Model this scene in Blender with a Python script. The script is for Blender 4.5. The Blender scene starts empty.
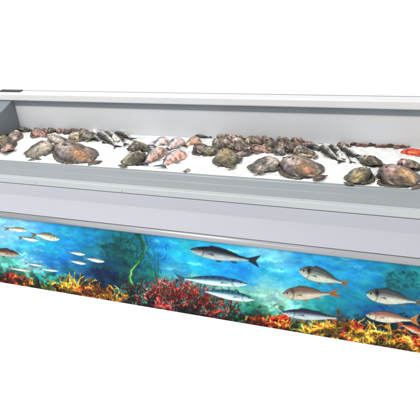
import bpy, math, random
import numpy as np

sc = bpy.context.scene
COL = sc.collection
R_ = math.radians
random.seed(7)
RNG = np.random.default_rng(11)

# ---------------------------------------------------------------- camera
FPX = 784.0
PITCH = math.atan(139 / 784)
YAW = R_(28.6)
CAM = np.array([0, 0, 1.75])
cd = bpy.data.cameras.new('camera')
cam = bpy.data.objects.new('camera', cd)
COL.objects.link(cam)
cam.location = CAM
cam.rotation_euler = (math.pi / 2 - PITCH, 0, YAW)
cd.sensor_width = 36
cd.lens = FPX / 420 * 36
cd.clip_start = 0.05
cd.clip_end = 500
sc.camera = cam

# ---------------------------------------------------------------- white studio surround
w = bpy.data.worlds.new('World')
sc.world = w
w.use_nodes = True
w.node_tree.nodes['Background'].inputs[0].default_value = (1, 1, 1, 1)
w.node_tree.nodes['Background'].inputs[1].default_value = 1.02


def lamp(name, loc, target, size, power, color=(1, 1, 1)):
    ld = bpy.data.lights.new(name, 'AREA')
    ld.shape = 'RECTANGLE'
    ld.size, ld.size_y = size
    ld.energy = power
    ld.color = color
    o = bpy.data.objects.new(name, ld)
    COL.objects.link(o)
    o.location = loc
    d = np.array(target, float) - np.array(loc, float)
    from mathutils import Vector
    o.rotation_euler = Vector(d).to_track_quat('-Z', 'Y').to_euler()
    return o


lamp('studio_softbox', (-4.6, 0.6, 5.2), (-2.4, 3.8, 0.9), (1.8, 1.8), 165, (1, 0.99, 0.97))
lamp('studio_front_light', (-2.0, -2.5, 3.0), (-2.2, 3.6, 0.2), (4.0, 1.5), 25)

sc.view_settings.view_transform = 'Standard'
sc.view_settings.look = 'None'
sc.view_settings.exposure = 0
sc.view_settings.gamma = 1

# ---------------------------------------------------------------- helpers
fh = np.array([-math.sin(YAW), math.cos(YAW), 0])
RT = np.array([math.cos(YAW), math.sin(YAW), 0])
FW = fh * math.cos(PITCH) + np.array([0, 0, -math.sin(PITCH)])
UP = np.cross(RT, FW)


def ray(x, y):
    return FW * FPX + RT * (x - 210) + UP * (210 - y)


PY = 3.6                       # plane of the printed front
P_Z0, P_Z1 = 0.4285, 0.8486    # its lower and upper edge
X0, X1 = -4.06, -0.12          # inside faces of the two ends
BY, BZ, TILT = 3.934, 1.161, R_(16)   # front edge of the ice bed, its slope
BLEN = 0.575
CT, ST = math.cos(TILT), math.sin(TILT)


def on_panel(x, y):
    d = ray(x, y)
    p = CAM + d * (PY / d[1])
    return p[0], p[2]


def on_bed(x, y):
    """photo point -> (X, distance up the slope) on the ice bed"""
    d = ray(x, y)
    n = np.array([0, -ST, CT])
    o = np.array([0, BY, BZ])
    p = CAM + d * (((o - CAM) @ n) / (d @ n))
    return p[0], (p[1] - BY) * CT + (p[2] - BZ) * ST, FPX / ((p - CAM) @ FW)


def bed(X, s, h=0.0):
    return (X, BY + s * CT - h * ST, BZ + s * ST + h * CT)


def lin(c):
    c = np.asarray(c, float) / 255.0
    return np.where(c <= 0.04045, c / 12.92, ((c + 0.055) / 1.055) ** 2.4)


def mesh_obj(name, verts, faces, mat, parent=None, smooth=False, cols=None):
    me = bpy.data.meshes.new(name)
    me.from_pydata([tuple(map(float, v)) for v in verts], [], faces)
    me.update()
    if cols is not None:
        a = me.color_attributes.new('Col', 'FLOAT_COLOR', 'POINT')
        c = np.ones((len(verts), 4), np.float32)
        c[:, :3] = cols
        a.data.foreach_set('color', c.ravel())
    me.materials.append(mat)
    if smooth:
        me.polygons.foreach_set('use_smooth', [True] * len(me.polygons))
    o = bpy.data.objects.new(name, me)
    COL.objects.link(o)
    if parent:
        o.parent = parent
    return o


def tag(o, label=None, cat=None, group=None, kind=None):
    if label: o['label'] = label
    if cat: o['category'] = cat
    if group: o['group'] = group
    if kind: o['kind'] = kind
    return o


def bevel(o, wd=0.002, seg=2):
    m = o.modifiers.new('bevel', 'BEVEL')
    m.width = wd
    m.segments = seg
    m.limit_method = 'ANGLE'
    m.angle_limit = R_(25)
    return o


def prism(name, prof, xa, xb, mat, parent=None, bev=0.0015, smooth=False):
    """closed YZ profile (listed anticlockwise seen from +X) swept along X"""
    n = len(prof)
    v = [(xa, y, z) for y, z in prof] + [(xb, y, z) for y, z in prof]
    f = [(i, (i + 1) % n, (i + 1) % n + n, i + n) for i in range(n)]
    f = [tuple(reversed(q)) for q in f]
    f += [tuple(range(n)), tuple(range(2 * n - 1, n - 1, -1))]
    o = mesh_obj(name, v, f, mat, parent)
    import bmesh
    bm = bmesh.new(); bm.from_mesh(o.data)
    bmesh.ops.recalc_face_normals(bm, faces=bm.faces)
    bm.to_mesh(o.data); bm.free()
    if bev: bevel(o, bev)
    if smooth:
        for p in o.data.polygons: p.use_smooth = True
    return o


# ---------------------------------------------------------------- materials
def mat_base(name, color, rough=0.4, metal=0.0, spec=0.5):
    m = bpy.data.materials.new(name)
    m.use_nodes = True
    b = m.node_tree.nodes['Principled BSDF']
    b.inputs['Base Color'].default_value = (*color, 1)
    b.inputs['Roughness'].default_value = rough
    b.inputs['Metallic'].default_value = metal
    b.inputs['Specular IOR Level'].default_value = spec
    return m, m.node_tree, b


def metal_mat(name, srgb, rough=0.4, metal=0.0, streak=0.06, spec=0.5):
    """painted or anodised metal with long fine streaks and faint smudges"""
    m, t, b = mat_base(name, lin(srgb), rough, metal, spec)
    tc = t.nodes.new('ShaderNodeTexCoord')
    mp = t.nodes.new('ShaderNodeMapping')
    mp.inputs['Scale'].default_value = (0.8, 60, 60)
    n1 = t.nodes.new('ShaderNodeTexNoise')
    n1.inputs['Scale'].default_value = 3
    n1.inputs['Detail'].default_value = 4
    n2 = t.nodes.new('ShaderNodeTexNoise')
    n2.inputs['Scale'].default_value = 2.2
    n2.inputs['Detail'].default_value = 5
    L = t.links.new
    L(tc.outputs['Object'], mp.inputs[0])
    L(mp.outputs[0], n1.inputs['Vector'])
    L(tc.outputs['Object'], n2.inputs['Vector'])
    ad = t.nodes.new('ShaderNodeMath'); ad.operation = 'ADD'
    L(n1.outputs[0], ad.inputs[0]); L(n2.outputs[0], ad.inputs[1])
    mr = t.nodes.new('ShaderNodeMapRange')
    mr.inputs['From Min'].default_value = 0.6
    mr.inputs['From Max'].default_value = 1.4
    mr.inputs['To Min'].default_value = 1 - streak
    mr.inputs['To Max'].default_value = 1 + streak
    L(ad.outputs[0], mr.inputs[0])
    hs = t.nodes.new('ShaderNodeHueSaturation')
    hs.inputs['Color'].default_value = (*lin(srgb), 1)
    L(mr.outputs[0], hs.inputs['Value'])
    L(hs.outputs[0], b.inputs['Base Color'])
    mr2 = t.nodes.new('ShaderNodeMapRange')
    mr2.inputs['From Min'].default_value = 0.35
    mr2.inputs['From Max'].default_value = 0.65
    mr2.inputs['To Min'].default_value = rough * 0.8
    mr2.inputs['To Max'].default_value = rough * 1.25
    L(n2.outputs[0], mr2.inputs[0])
    L(mr2.outputs[0], b.inputs['Roughness'])
    return m


M_WALL = metal_mat('white_enamel', (203, 205, 208), 0.45, 0, 0.03, 0.3)
M_END = metal_mat('slate_grey_end', (120, 127, 133), 0.5, 0, 0.06, 0.3)  # end panels, a darker grey than the rear wall
M_RAILW = metal_mat('pale_anodised_rail', (214, 214, 215), 0.35, 0.0, 0.04)
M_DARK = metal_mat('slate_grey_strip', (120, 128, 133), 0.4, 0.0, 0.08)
M_BLACK = metal_mat('black_plastic', (45, 44, 46), 0.5, 0, 0.1)
M_RIB = metal_mat('ribbed_grey_aluminium', (146, 152, 155), 0.38, 0.15, 0.06)
M_LIP = metal_mat('pale_aluminium_lip', (180, 184, 187), 0.3, 0.2, 0.05)
M_LAV = metal_mat('lavender_steel', (173, 175, 183), 0.5, 0.0, 0.03, .3)
M_LAVL = metal_mat('lavender_steel_upper', (154, 159, 172), 0.5, 0.0, 0.03, .3)
M_TRIM = metal_mat('satin_aluminium_moulding', (176, 177, 180), 0.28, 0.6, 0.05)
M_BODY = metal_mat('body_grey', (150, 152, 156), 0.5, 0, 0.05)

# vinyl print
M_PRINT, t, b = mat_base('printed_vinyl', (0.5, 0.5, 0.5), 0.45, 0, 0.2)
a = t.nodes.new('ShaderNodeVertexColor'); a.layer_name = 'Col'
t.links.new(a.outputs[0], b.inputs['Base Color'])

# wet fish skin: vertex colour broken up by mottling
M_FISH, t, b = mat_base('wet_fish_skin', (0.5, 0.5, 0.5), 0.33, 0, 0.32)
a = t.nodes.new('ShaderNodeVertexColor'); a.layer_name = 'Col'
tc = t.nodes.new('ShaderNodeTexCoord')
oi = t.nodes.new('ShaderNodeObjectInfo')
n = t.nodes.new('ShaderNodeTexNoise'); n.noise_dimensions = '4D'
n.inputs['Scale'].default_value = 42
n.inputs['Detail'].default_value = 5
n.inputs['Roughness'].default_value = 0.65
mlt = t.nodes.new('ShaderNodeMath'); mlt.operation = 'MULTIPLY'; mlt.inputs[1].default_value = 40
t.links.new(oi.outputs['Random'], mlt.inputs[0])
t.links.new(mlt.outputs[0], n.inputs['W'])
t.links.new(tc.outputs['Object'], n.inputs['Vector'])
mr = t.nodes.new('ShaderNodeMapRange')
mr.inputs['From Min'].default_value = 0.35
mr.inputs['From Max'].default_value = 0.65
mr.inputs['To Min'].default_value = 0.22
mr.inputs['To Max'].default_value = 1.75
t.links.new(n.outputs[0], mr.inputs[0])
hs = t.nodes.new('ShaderNodeHueSaturation')
t.links.new(a.outputs[0], hs.inputs['Color'])
t.links.new(mr.outputs[0], hs.inputs['Value'])
t.links.new(hs.outputs[0], b.inputs['Base Color'])
b.inputs['Coat Weight'].default_value = 0.35
b.inputs['Coat Roughness'].default_value = 0.12
bp = t.nodes.new('ShaderNodeBump'); bp.inputs['Strength'].default_value = 0.22; bp.inputs['Distance'].default_value = 0.002
t.links.new(n.outputs[0], bp.inputs['Height'])
t.links.new(bp.outputs[0], b.inputs['Normal'])

M_EYE, _, _ = mat_base('fish_eye', (0.01, 0.01, 0.012), 0.1)

# crushed ice
M_ICE, t, b = mat_base('crushed_ice', (0.86, 0.87, 0.86), 0.35, 0, 0.4)
tc = t.nodes.new('ShaderNodeTexCoord')
n = t.nodes.new('ShaderNodeTexVoronoi'); n.inputs['Scale'].default_value = 90
n2 = t.nodes.new('ShaderNodeTexNoise'); n2.inputs['Scale'].default_value = 9; n2.inputs['Detail'].default_value = 6
t.links.new(tc.outputs['Object'], n.inputs['Vector']); t.links.new(tc.outputs['Object'], n2.inputs['Vector'])
cr = t.nodes.new('ShaderNodeValToRGB')
cr.color_ramp.elements[0].position = 0.3; cr.color_ramp.elements[0].color = (0.72, 0.74, 0.73, 1)
cr.color_ramp.elements[1].position = 0.55; cr.color_ramp.elements[1].color = (0.93, 0.93, 0.905, 1)
t.links.new(n2.outputs[0], cr.inputs[0]); t.links.new(cr.outputs[0], b.inputs['Base Color'])
bp = t.nodes.new('ShaderNodeBump'); bp.inputs['Strength'].default_value = 0.5; bp.inputs['Distance'].default_value = 0.004
t.links.new(n.outputs['Distance'], bp.inputs['Height']); t.links.new(bp.outputs[0], b.inputs['Normal'])

# ---------------------------------------------------------------- numpy noise
def vnoise(h, w_, cy, cx, rng=RNG):
    """smooth value noise, cell sizes cy, cx in pixels"""
    gh, gw = int(h / cy) + 3, int(w_ / cx) + 3
    g = rng.random((gh, gw))
    y = np.arange(h) / cy; x = np.arange(w_) / cx
    yi = y.astype(int); xi = x.astype(int)
    fy = y - yi; fx = x - xi
    fy = fy * fy * (3 - 2 * fy); fx = fx * fx * (3 - 2 * fx)
    top = g[yi][:, xi] * (1 - fx) + g[yi][:, xi + 1] * fx
    bot = g[yi + 1][:, xi] * (1 - fx) + g[yi + 1][:, xi + 1] * fx
    return top * (1 - fy)[:, None] + bot * fy[:, None]


def fbm(h, w_, cy, cx, octs=4):
    s = 0; a = 1; tot = 0
    for k in range(octs):
        s = s + a * vnoise(h, w_, max(cy / 2 ** k, 1), max(cx / 2 ** k, 1)); tot += a; a *= 0.55
    return s / tot - 0.5


# ================================================================ THE PRINT
STEP = 0.002
PX0, PX1 = X0 - 0.04, X1 + 0.04
NW = int(round((PX1 - PX0) / STEP)) + 1
NH = int(round((P_Z1 - P_Z0) / STEP)) + 1
gx = np.linspace(PX0, PX1, NW)
gz = np.linspace(P_Z0, P_Z1, NH)
img = np.zeros((NH, NW, 3))

CTRL = [
 (3,225,(120,185,225)),(20,224,(130,190,230)),(45,230,(60,150,215)),(5,235,(140,185,215)),(12,240,(100,170,215)),(30,228,(90,165,220)),(10,245,(60,160,215)),
 (30,247,(70,185,225)),(50,250,(15,150,205)),(24,252,(40,150,210)),(40,262,(15,100,185)),(55,262,(20,115,190)),(34,256,(25,120,200)),
 (8,261,(60,165,165)),(3,267,(130,200,195)),(13,266,(60,180,170)),(24,262,(160,205,215)),(35,266,(150,195,215)),(20,272,(110,190,175)),(30,272,(150,200,195)),
 (40,275,(30,160,165)),(50,280,(25,150,150)),(2,275,(30,90,80)),(15,277,(25,70,65)),(30,283,(20,60,60)),(57,288,(60,100,60)),
 (60,225,(30,140,205)),(70,235,(20,140,200)),(90,233,(15,125,185)),(65,250,(20,130,205)),(80,262,(15,110,170)),(90,256,(20,115,150)),(75,270,(15,90,150)),(60,268,(20,90,160)),
 (62,277,(25,140,150)),(90,275,(12,60,110)),(95,270,(10,50,90)),(105,275,(8,40,70)),(110,250,(15,85,110)),(105,237,(20,125,155)),(120,250,(10,65,75)),
 (130,237,(15,110,130)),(120,266,(12,70,95)),(125,283,(12,50,75)),(138,250,(20,110,115)),
 (150,240,(25,130,190)),(165,240,(20,130,205)),(155,255,(20,125,190)),(165,264,(30,140,205)),(150,270,(15,110,140)),(176,256,(25,165,220)),(140,277,(15,80,100)),
 (172,272,(60,150,190)),(160,282,(50,120,120)),(150,300,(20,30,35)),(180,300,(40,40,45)),(210,312,(25,40,40)),
 (180,240,(25,160,200)),(185,254,(40,170,210)),(200,264,(30,165,220)),(230,268,(20,140,220)),(262,243,(120,190,225)),(268,254,(90,175,225)),(250,274,(20,130,205)),
 (265,268,(35,160,220)),(240,242,(60,170,215)),(215,238,(50,165,205)),(265,288,(130,190,205)),(268,300,(120,180,185)),(255,307,(60,150,140)),(240,312,(30,100,85)),
 (230,300,(110,175,175)),(200,290,(110,160,165)),(262,314,(30,110,90)),(275,262,(110,180,220)),(290,262,(60,150,205)),(310,262,(35,145,205)),(330,266,(35,140,200)),
 (345,272,(25,135,195)),(277,277,(25,155,210)),(298,284,(30,150,210)),(287,283,(90,180,215)),(335,287,(20,130,185)),(347,290,(15,120,175)),(275,298,(160,205,215)),
 (285,304,(160,215,210)),(300,305,(50,160,175)),(320,302,(30,150,170)),(345,304,(15,110,150)),(298,322,(120,180,175)),(320,326,(60,120,110)),(285,318,(130,190,180)),
 (350,280,(20,125,200)),(365,272,(20,130,195)),(385,272,(20,130,175)),(358,292,(20,130,165)),(400,275,(20,110,130)),(412,288,(15,120,140)),(397,284,(15,80,100)),
 (418,272,(20,130,150)),(350,308,(15,110,150)),(358,322,(15,80,120)),(385,308,(15,90,150)),(405,310,(15,95,155)),(380,331,(10,40,60)),(402,335,(10,40,60)),(416,330,(15,60,80)),
 (330,330,(25,60,60)),(370,342,(30,25,20)),(100,300,(30,25,20)),(440,290,(20,110,150)),(470,300,(20,120,180)),(440,340,(15,50,70)),(480,340,(15,60,80)),
 (520,310,(30,140,200)),(520,350,(10,50,60)),(-30,225,(60,150,215)),(-30,245,(30,130,200)),(-30,265,(25,110,150)),
]
cp = np.array([on_panel(x, y) for x, y, c in CTRL])
cc = np.array([c for x, y, c in CTRL], float)
# coarse warped interpolation, then upsampled detail
warpx = fbm(NH, NW, 30, 60, 4) * 0.10
warpz = fbm(NH, NW, 22, 50, 4) * 0.055
QX = gx[None, :] + warpx
QZ = gz[:, None] + warpz
num = np.zeros((NH, NW, 3)); den = np.zeros((NH, NW)) + 1e-12
for (px, pz), c in zip(cp, cc):
    ww = np.exp(-(((QX - px) / 0.052) ** 2 + ((QZ - pz) / 0.036) ** 2) / 2) + 1e-7 / (0.02 + (QX - px) ** 2 + (QZ - pz) ** 2)
    num += ww[..., None] * c; den += ww
img = num / den[..., None]
st = fbm(NH, NW, 10, 26, 4)
img *= (1.06 + 0.36 * st)[..., None]
st2 = fbm(NH, NW, 14, 30, 3)
img[..., 0] += st2 * 45; img[..., 1] += st2 * 50; img[..., 2] += fbm(NH, NW, 16, 30, 3) * 30
# light wisps in the open water
wm = np.clip(fbm(NH, NW, 12, 60, 4) * 5 - 0.55, 0, 1) * np.clip((img[..., 2] - 150) / 60, 0, 1)
img += wm[..., None] * np.array([70, 55, 30])


def patch(x0, x1, z0, z1):
    i0 = max(int((x0 - PX0) / STEP) - 2, 0); i1 = min(int((x1 - PX0) / STEP) + 3, NW)
    j0 = max(int((z0 - P_Z0) / STEP) - 2, 0); j1 = min(int((z1 - P_Z0) / STEP) + 3, NH)
    return i0, i1, j0, j1


def blend(sl, alpha, col):
    v = img[sl]
    v += alpha[..., None] * (np.asarray(col, float) - v)


def seg(ax, az, bx, bz, ra, rb, col, op=1.0, soft=0.0025):
    r = max(ra, rb) + soft
    i0, i1, j0, j1 = patch(min(ax, bx) - r, max(ax, bx) + r, min(az, bz) - r, max(az, bz) + r)
    if i0 >= i1 or j0 >= j1: return
    x = gx[i0:i1][None, :]; z = gz[j0:j1][:, None]
    dx, dz = bx - ax, bz - az
    L2 = dx * dx + dz * dz + 1e-9
    u = np.clip(((x - ax) * dx + (z - az) * dz) / L2, 0, 1)
    d = np.hypot(x - ax - u * dx, z - az - u * dz) - (ra + (rb - ra) * u)
    blend((slice(j0, j1), slice(i0, i1)), np.clip(0.5 - d / soft, 0, 1) * op, col)


def curve(pts, r0, r1, col, op=1.0, soft=0.0025, smooth=0):
    if smooth:
        p = [np.array(q) for q in pts]; p = [2 * p[0] - p[1]] + p + [2 * p[-1] - p[-2]]
        out = []
        for i in range(1, len(p) - 2):
            for u in np.linspace(0, 1, smooth, endpoint=False):
                out.append(.5 * (2 * p[i] + (p[i + 1] - p[i - 1]) * u + (2 * p[i - 1] - 5 * p[i] + 4 * p[i + 1] - p[i + 2]) * u * u
                                 + (3 * p[i] - p[i - 1] - 3 * p[i + 1] + p[i + 2]) * u ** 3))
        pts = out + [p[-2]]
    n = len(pts) - 1
    for k in range(n):
        ra = r0 + (r1 - r0) * k / n; rb = r0 + (r1 - r0) * (k + 1) / n
        seg(*pts[k], *pts[k + 1], ra, rb, col, op, soft)


def poly_d(x, z, P):
    P = np.asarray(P, float)
    d = np.full(np.broadcast(x, z).shape, 1e9); ins = np.zeros(d.shape, bool)
    for k in range(len(P)):
        a_, b_ = P[k], P[(k + 1) % len(P)]
        ex, ez = b_ - a_
        u = np.clip(((x - a_[0]) * ex + (z - a_[1]) * ez) / (ex * ex + ez * ez + 1e-12), 0, 1)
        d = np.minimum(d, np.hypot(x - a_[0] - u * ex, z - a_[1] - u * ez))
        if abs(ez) > 1e-12:
            ins ^= ((a_[1] > z) != (b_[1] > z)) & (x < ex * (z - a_[1]) / ez + a_[0])
    return np.where(ins, -d, d)


def poly(P, col, op=1.0, soft=0.003, colfn=None):
    P = np.asarray(P, float)
    i0, i1, j0, j1 = patch(P[:, 0].min(), P[:, 0].max(), P[:, 1].min(), P[:, 1].max())
    if i0 >= i1 or j0 >= j1: return
    x = gx[i0:i1][None, :] + np.zeros((j1 - j0, 1)); z = gz[j0:j1][:, None] + np.zeros((1, i1 - i0))
    al = np.clip(0.5 - poly_d(x, z, P) / soft, 0, 1) * op
    c = colfn(x, z) if colfn else col
    blend((slice(j0, j1), slice(i0, i1)), al, c)


PROF = {
 'bass':  ([0, .04, .12, .25, .42, .62, .82, 1], [.08, .30, .62, .88, 1, .82, .42, .22]),
 'bream': ([0, .04, .12, .25, .42, .62, .84, 1], [.10, .38, .74, .97, 1, .78, .32, .14]),
 'mack':  ([0, .05, .15, .30, .50, .70, .88, 1], [.10, .42, .78, .97, 1, .80, .40, .14]),
 'sliver': ([0, .1, .3, .5, .7, .9, 1], [.1, .55, .95, 1, .75, .4, .2]),
}


def print_fish(kind, nose, base, tips, up, dn, back, side, belly, fin, tailc=None, eye=True, stripes=0, edge=(25, 30, 40), blotch=.0):
    """a fish drawn on the vinyl; nose/base/tips are photo points, up/dn thickness in photo px"""
    N = np.array(on_panel(*nose)); B = np.array(on_panel(*base))
    ax = B - N; L = np.hypot(*ax); ax /= L
    nn = np.array([-ax[1], ax[0]])
    if nn[1] < 0: nn = -nn
    pxm = 1 / (FPX / ((np.array([(N[0] + B[0]) / 2, PY, (N[1] + B[1]) / 2]) - CAM) @ FW))
    up *= pxm; dn *= pxm
    ts, hs_ = PROF[kind]
    T = np.linspace(0, 1, 26)
    H = np.interp(T, ts, hs_)
    H = np.convolve(np.pad(H, 1, mode='edge'), [.25, .5, .25], 'valid')
    topb = [N + ax * L * t_ + nn * up * h_ for t_, h_ in zip(T, H)]
    botb = [N + ax * L * t_ - nn * dn * h_ for t_, h_ in zip(T, H)]
    tailc = tailc or fin
    T1, T2 = np.array(on_panel(*tips[0])), np.array(on_panel(*tips[1]))
    mid = (T1 + T2) / 2 * 0.62 + B * 0.38
    poly([B + nn * up * .2 - ax * .01, T1, mid, T2, B - nn * dn * .2 - ax * .01], tailc, 0.92)
    for q in (0.25, 0.5, 0.75):
        for Tt in (T1, T2):
            e_ = Tt * q + mid * (1 - q)
            seg(*B, *e_, .0012, .0008, np.array(tailc) * 0.55, 0.45)
    # dorsal, anal and pelvic fins
    if kind != 'sliver':
        d0 = [N + ax * L * q + nn * up * (np.interp(q, ts, hs_) + e) for q, e in
              ((.28, -.1), (.36, .22), (.5, .20), (.66, .16), (.80, .08), (.84, -.1))]
        poly(d0, np.array(back) * 0.7, 0.8)
        for q0, ln in ((.42, .10), (.66, .13)):
            f0 = [N + ax * L * (q0 + a_) - nn * dn * (np.interp(q0, ts, hs_) + e) for a_, e in
                  ((0, -.15), (ln * .7, .28), (ln * 1.3, .10), (ln, -.15))]
            poly(f0, fin, 0.75)
    sc_n = RNG.random((64, 64))

    def cf(x, z):
        rx, rz = x - N[0], z - N[1]
        tt = np.clip((rx * ax[0] + rz * ax[1]) / L, 0, 1)
        ss = rx * nn[0] + rz * nn[1]
        hh = np.interp(tt, ts, hs_)
        v = np.where(ss > 0, ss / (up * hh + 1e-6), ss / (dn * hh + 1e-6))   # -1 belly .. 1 back
        v = np.clip(v, -1, 1)
        k = np.interp(v, [-1, -.7, -.1, .22, .48, 1], [0, .1, .7, 1.15, 1.9, 2])
        k0 = np.clip(k, 0, 1)[..., None]; k1 = np.clip(k - 1, 0, 1)[..., None]
        c = np.array(belly, float) * (1 - k0) + np.array(side, float) * k0
        c = c * (1 - k1) + np.array(back, float) * k1
        nz = sc_n[(z * 900).astype(int) % 64, (x * 700).astype(int) % 64]
        c = c * (0.93 + 0.14 * nz[..., None])
        c = c * (1 + .04 * np.sin(tt * 40 + v * 9) * np.sin(v * 9 + tt * 6))[..., None]
        if stripes:
            wv = np.sin(tt * stripes + v * 2) * np.clip(v - .25, 0, 1)
            c = c * (1 - 0.55 * np.clip(wv, 0, 1)[..., None])
        c = c * (1 - 0.35 * np.clip(1 - np.abs(v - .18) / .07, 0, 1) * (tt > .25))[..., None]      # lateral line
        g = np.exp(-((tt - .235 + .05 * v * v) / .014) ** 2)                                        # gill cover
        c = c * (1 - .30 * g[..., None])
        bl_ = np.exp(-((tt - .22) / .045) ** 2 - ((v - .35) / .4) ** 2) * blotch
        c = c * (1 - bl_[..., None])
        sh = np.exp(-((tt - .55) / .3) ** 2 - ((v + .25) / .3) ** 2)
        c = c + 26 * sh[..., None]
        rim = np.clip((np.abs(v) - .86) / .14, 0, 1)[..., None] * .55
        return c * (1 - rim) + np.array(edge, float) * rim

    poly(topb + botb[::-1], None, 1.0, 0.0028, cf)
    if kind != 'sliver':
        pf = [N + ax * L * .27 - nn * dn * .15, N + ax * L * .40 + nn * up * .02, N + ax * L * .42 - nn * dn * .35]
        poly(pf, np.array(fin) * .75, .7)
    if eye:
        e = N + ax * L * .10 + nn * up * .18
        r = max(up * .13, .0016)
        seg(*e, *e, r * 1.7, r * 1.7, (190, 186, 170), .55)
        seg(*e, *e, r, r, (12, 14, 20), 1)


# kelp and dark weed
def blob_field(x0, y0, x1, y1, n_, col, rmin, rmax, op):
    for _ in range(n_):
        x = random.uniform(x0, x1); y = random.uniform(y0, y1)
        X, Z = on_panel(x, y); r = random.uniform(rmin, rmax)
        a_ = random.uniform(-.8, .8); l_ = random.uniform(1, 4) * r
        c = np.array(col) * random.uniform(.6, 1.4)
        seg(X, Z, X + l_ * math.cos(a_), Z + l_ * math.sin(a_), r, r * .4, c, op, .006)


blob_field(100, 240, 141, 266, 110, (10, 60, 65), .003, .009, .45)
blob_field(112, 238, 140, 258, 60, (15, 90, 70), .002, .006, .5)
blob_field(92, 266, 142, 292, 90, (8, 30, 55), .003, .010, .5)
blob_field(386, 272, 418, 288, 90, (10, 65, 80), .002, .006, .5)
blob_field(345, 316, 420, 346, 150, (8, 30, 45), .003, .010, .5)
blob_field(375, 292, 425, 325, 60, (10, 75, 130), .003, .008, .35)
blob_field(0, 272, 55, 290, 80, (15, 70, 62), .003, .008, .5)
blob_field(245, 305, 285, 322, 50, (25, 110, 90), .003, .008, .5)
blob_field(420, 275, 520, 350, 120, (10, 65, 90), .003, .012, .5)
blob_field(255, 288, 300, 312, 26, (200, 225, 225), .004, .010, .35)
blob_field(0, 258, 45, 274, 30, (190, 220, 220), .003, .008, .35)
blob_field(160, 272, 190, 286, 30, (120, 190, 205), .002, .006, .5)


def P(*pts): return [on_panel(*q) for q in pts]


for _ in range(150):       # feathery weed either side of the frond
    x = random.gauss(135, 13); y = random.uniform(236, 290)
    X, Z = on_panel(x, y); a_ = math.pi / 2 + random.gauss(0, .5); l_ = random.uniform(.015, .05)
    curve([(X, Z), (X + .5 * l_ * math.cos(a_), Z + .5 * l_ * math.sin(a_)), (X + l_ * math.cos(a_ + .4), Z + l_ * math.sin(a_ + .4))], .0035, .001,
          random.choice(((12, 66, 62), (16, 88, 74), (10, 52, 62), (24, 110, 88), (14, 76, 84))), .6, .005)
curve(P((135, 232), (140, 238), (143, 246), (143, 255), (138, 263), (133, 269)), .016, .006, (14, 78, 72), .75, .010, 6)
curve(P((141, 236), (144.5, 245), (143, 255), (138, 262), (132, 269), (129.5, 276), (131, 284), (136, 291)), .002, .010, (28, 105, 72), .85, .006, 7)
curve(P((139, 261), (133.5, 268), (130.8, 275), (131.5, 282), (135, 288)), .001, .0075, (110, 180, 85), .8, .006, 7)
curve(P((136, 264.5), (132, 270.5), (130, 276)), .001, .003, (190, 220, 130), .7, .005, 6)
curve(P((143, 238), (145.5, 247), (143.5, 256)), .0016, .0012, (150, 150, 110), .55, .003, 6)
for dx in (0, 5, 9):
    curve(P((148 + dx, 244 + dx), (149 + dx, 256), (151 + dx * .8, 268), (153 + dx * .5, 282)), .0015, .005, (18, 85, 75), .7, .005)
for k in range(40):
    x = random.uniform(146, 158); y = random.uniform(255, 284); X, Z = on_panel(x, y)
    seg(X, Z, X + random.uniform(-.02, .02), Z + .02, .0025, .001, (25, 110, 80), .6)


def tendrils(x0, x1, n_, lo, hi, cols, wd, lean=0.0, spread=.8, curl=.5, branch=True, y_off=0.0, by=None):
    for _ in range(n_):
        x = random.uniform(x0, x1)
        X = on_panel(x, 300)[0]
        Z = P_Z0 + random.uniform(-.01, .02) + y_off * random.random()
        if by: Z = on_panel(x, random.uniform(*by))[1]
        c = np.array(random.choice(cols), float) * random.uniform(.75, 1.2)
        a_ = math.pi / 2 + lean + random.uniform(-spread, spread)
        ln = random.uniform(lo, hi); n2 = 7
        pts = [(X, Z)]; k_ = random.uniform(-curl, curl)
        for i in range(n2):
            a_ += k_ * .5 + random.uniform(-.18, .18)
            X += math.cos(a_) * ln / n2; Z += math.sin(a_) * ln / n2
            pts.append((X, Z))
        dk = np.clip(c * np.array([.34, .17, .20]), 0, 255)
        curve([(p[0] + .003, p[1] - .003) for p in pts], wd * 1.2, wd * .6, dk, .7)
        curve(pts, wd, wd * .45, c, .95)
        curve([(p[0] - wd * .3, p[1] + wd * .3) for p in pts], wd * .35, wd * .2, np.clip(c * 1.35 + 15, 0, 255), .6)
        if branch:
            for q in (2, 4, 5):
                a2 = a_ + random.choice((-1, 1)) * random.uniform(.5, 1.1)
                l2 = ln * random.uniform(.15, .35)
                bx, bz = pts[q]
                seg(bx, bz, bx + l2 * math.cos(a2), bz + l2 * math.sin(a2), wd * .7, wd * .3, c, .9)


YEL = [(238, 170, 40), (250, 205, 80), (215, 125, 30), (150, 90, 25), (240, 145, 45)]
ORG = [(230, 95, 30), (240, 125, 40), (175, 60, 22)]
RED = [(215, 42, 32), (235, 60, 38), (155, 25, 28), (225, 85, 55)]
CRIM = [(185, 42, 45), (210, 58, 52), (125, 28, 36), (220, 105, 95), (190, 62, 62), (100, 30, 40)]
DRK = [(45, 25, 15), (30, 20, 25), (60, 35, 15)]

# left bed
tendrils(-40, 45, 90, .01, .05, DRK, .005, 0, .9, .5, False)
tendrils(3, 22, 26, .015, .045, RED, .006, 0, 1.1, .6, False, by=(276, 286))
tendrils(14, 34, 26, .01, .04, RED + ORG, .0045, 0, 1.2, .6, False, by=(276, 287))
tendrils(20, 36, 14, .01, .035, YEL, .003, 0, 1.2, .6, False, by=(280, 287))
tendrils(38, 62, 26, .02, .06, [(80, 110, 45), (150, 130, 40), (40, 90, 70)], .003, .3)
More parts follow.
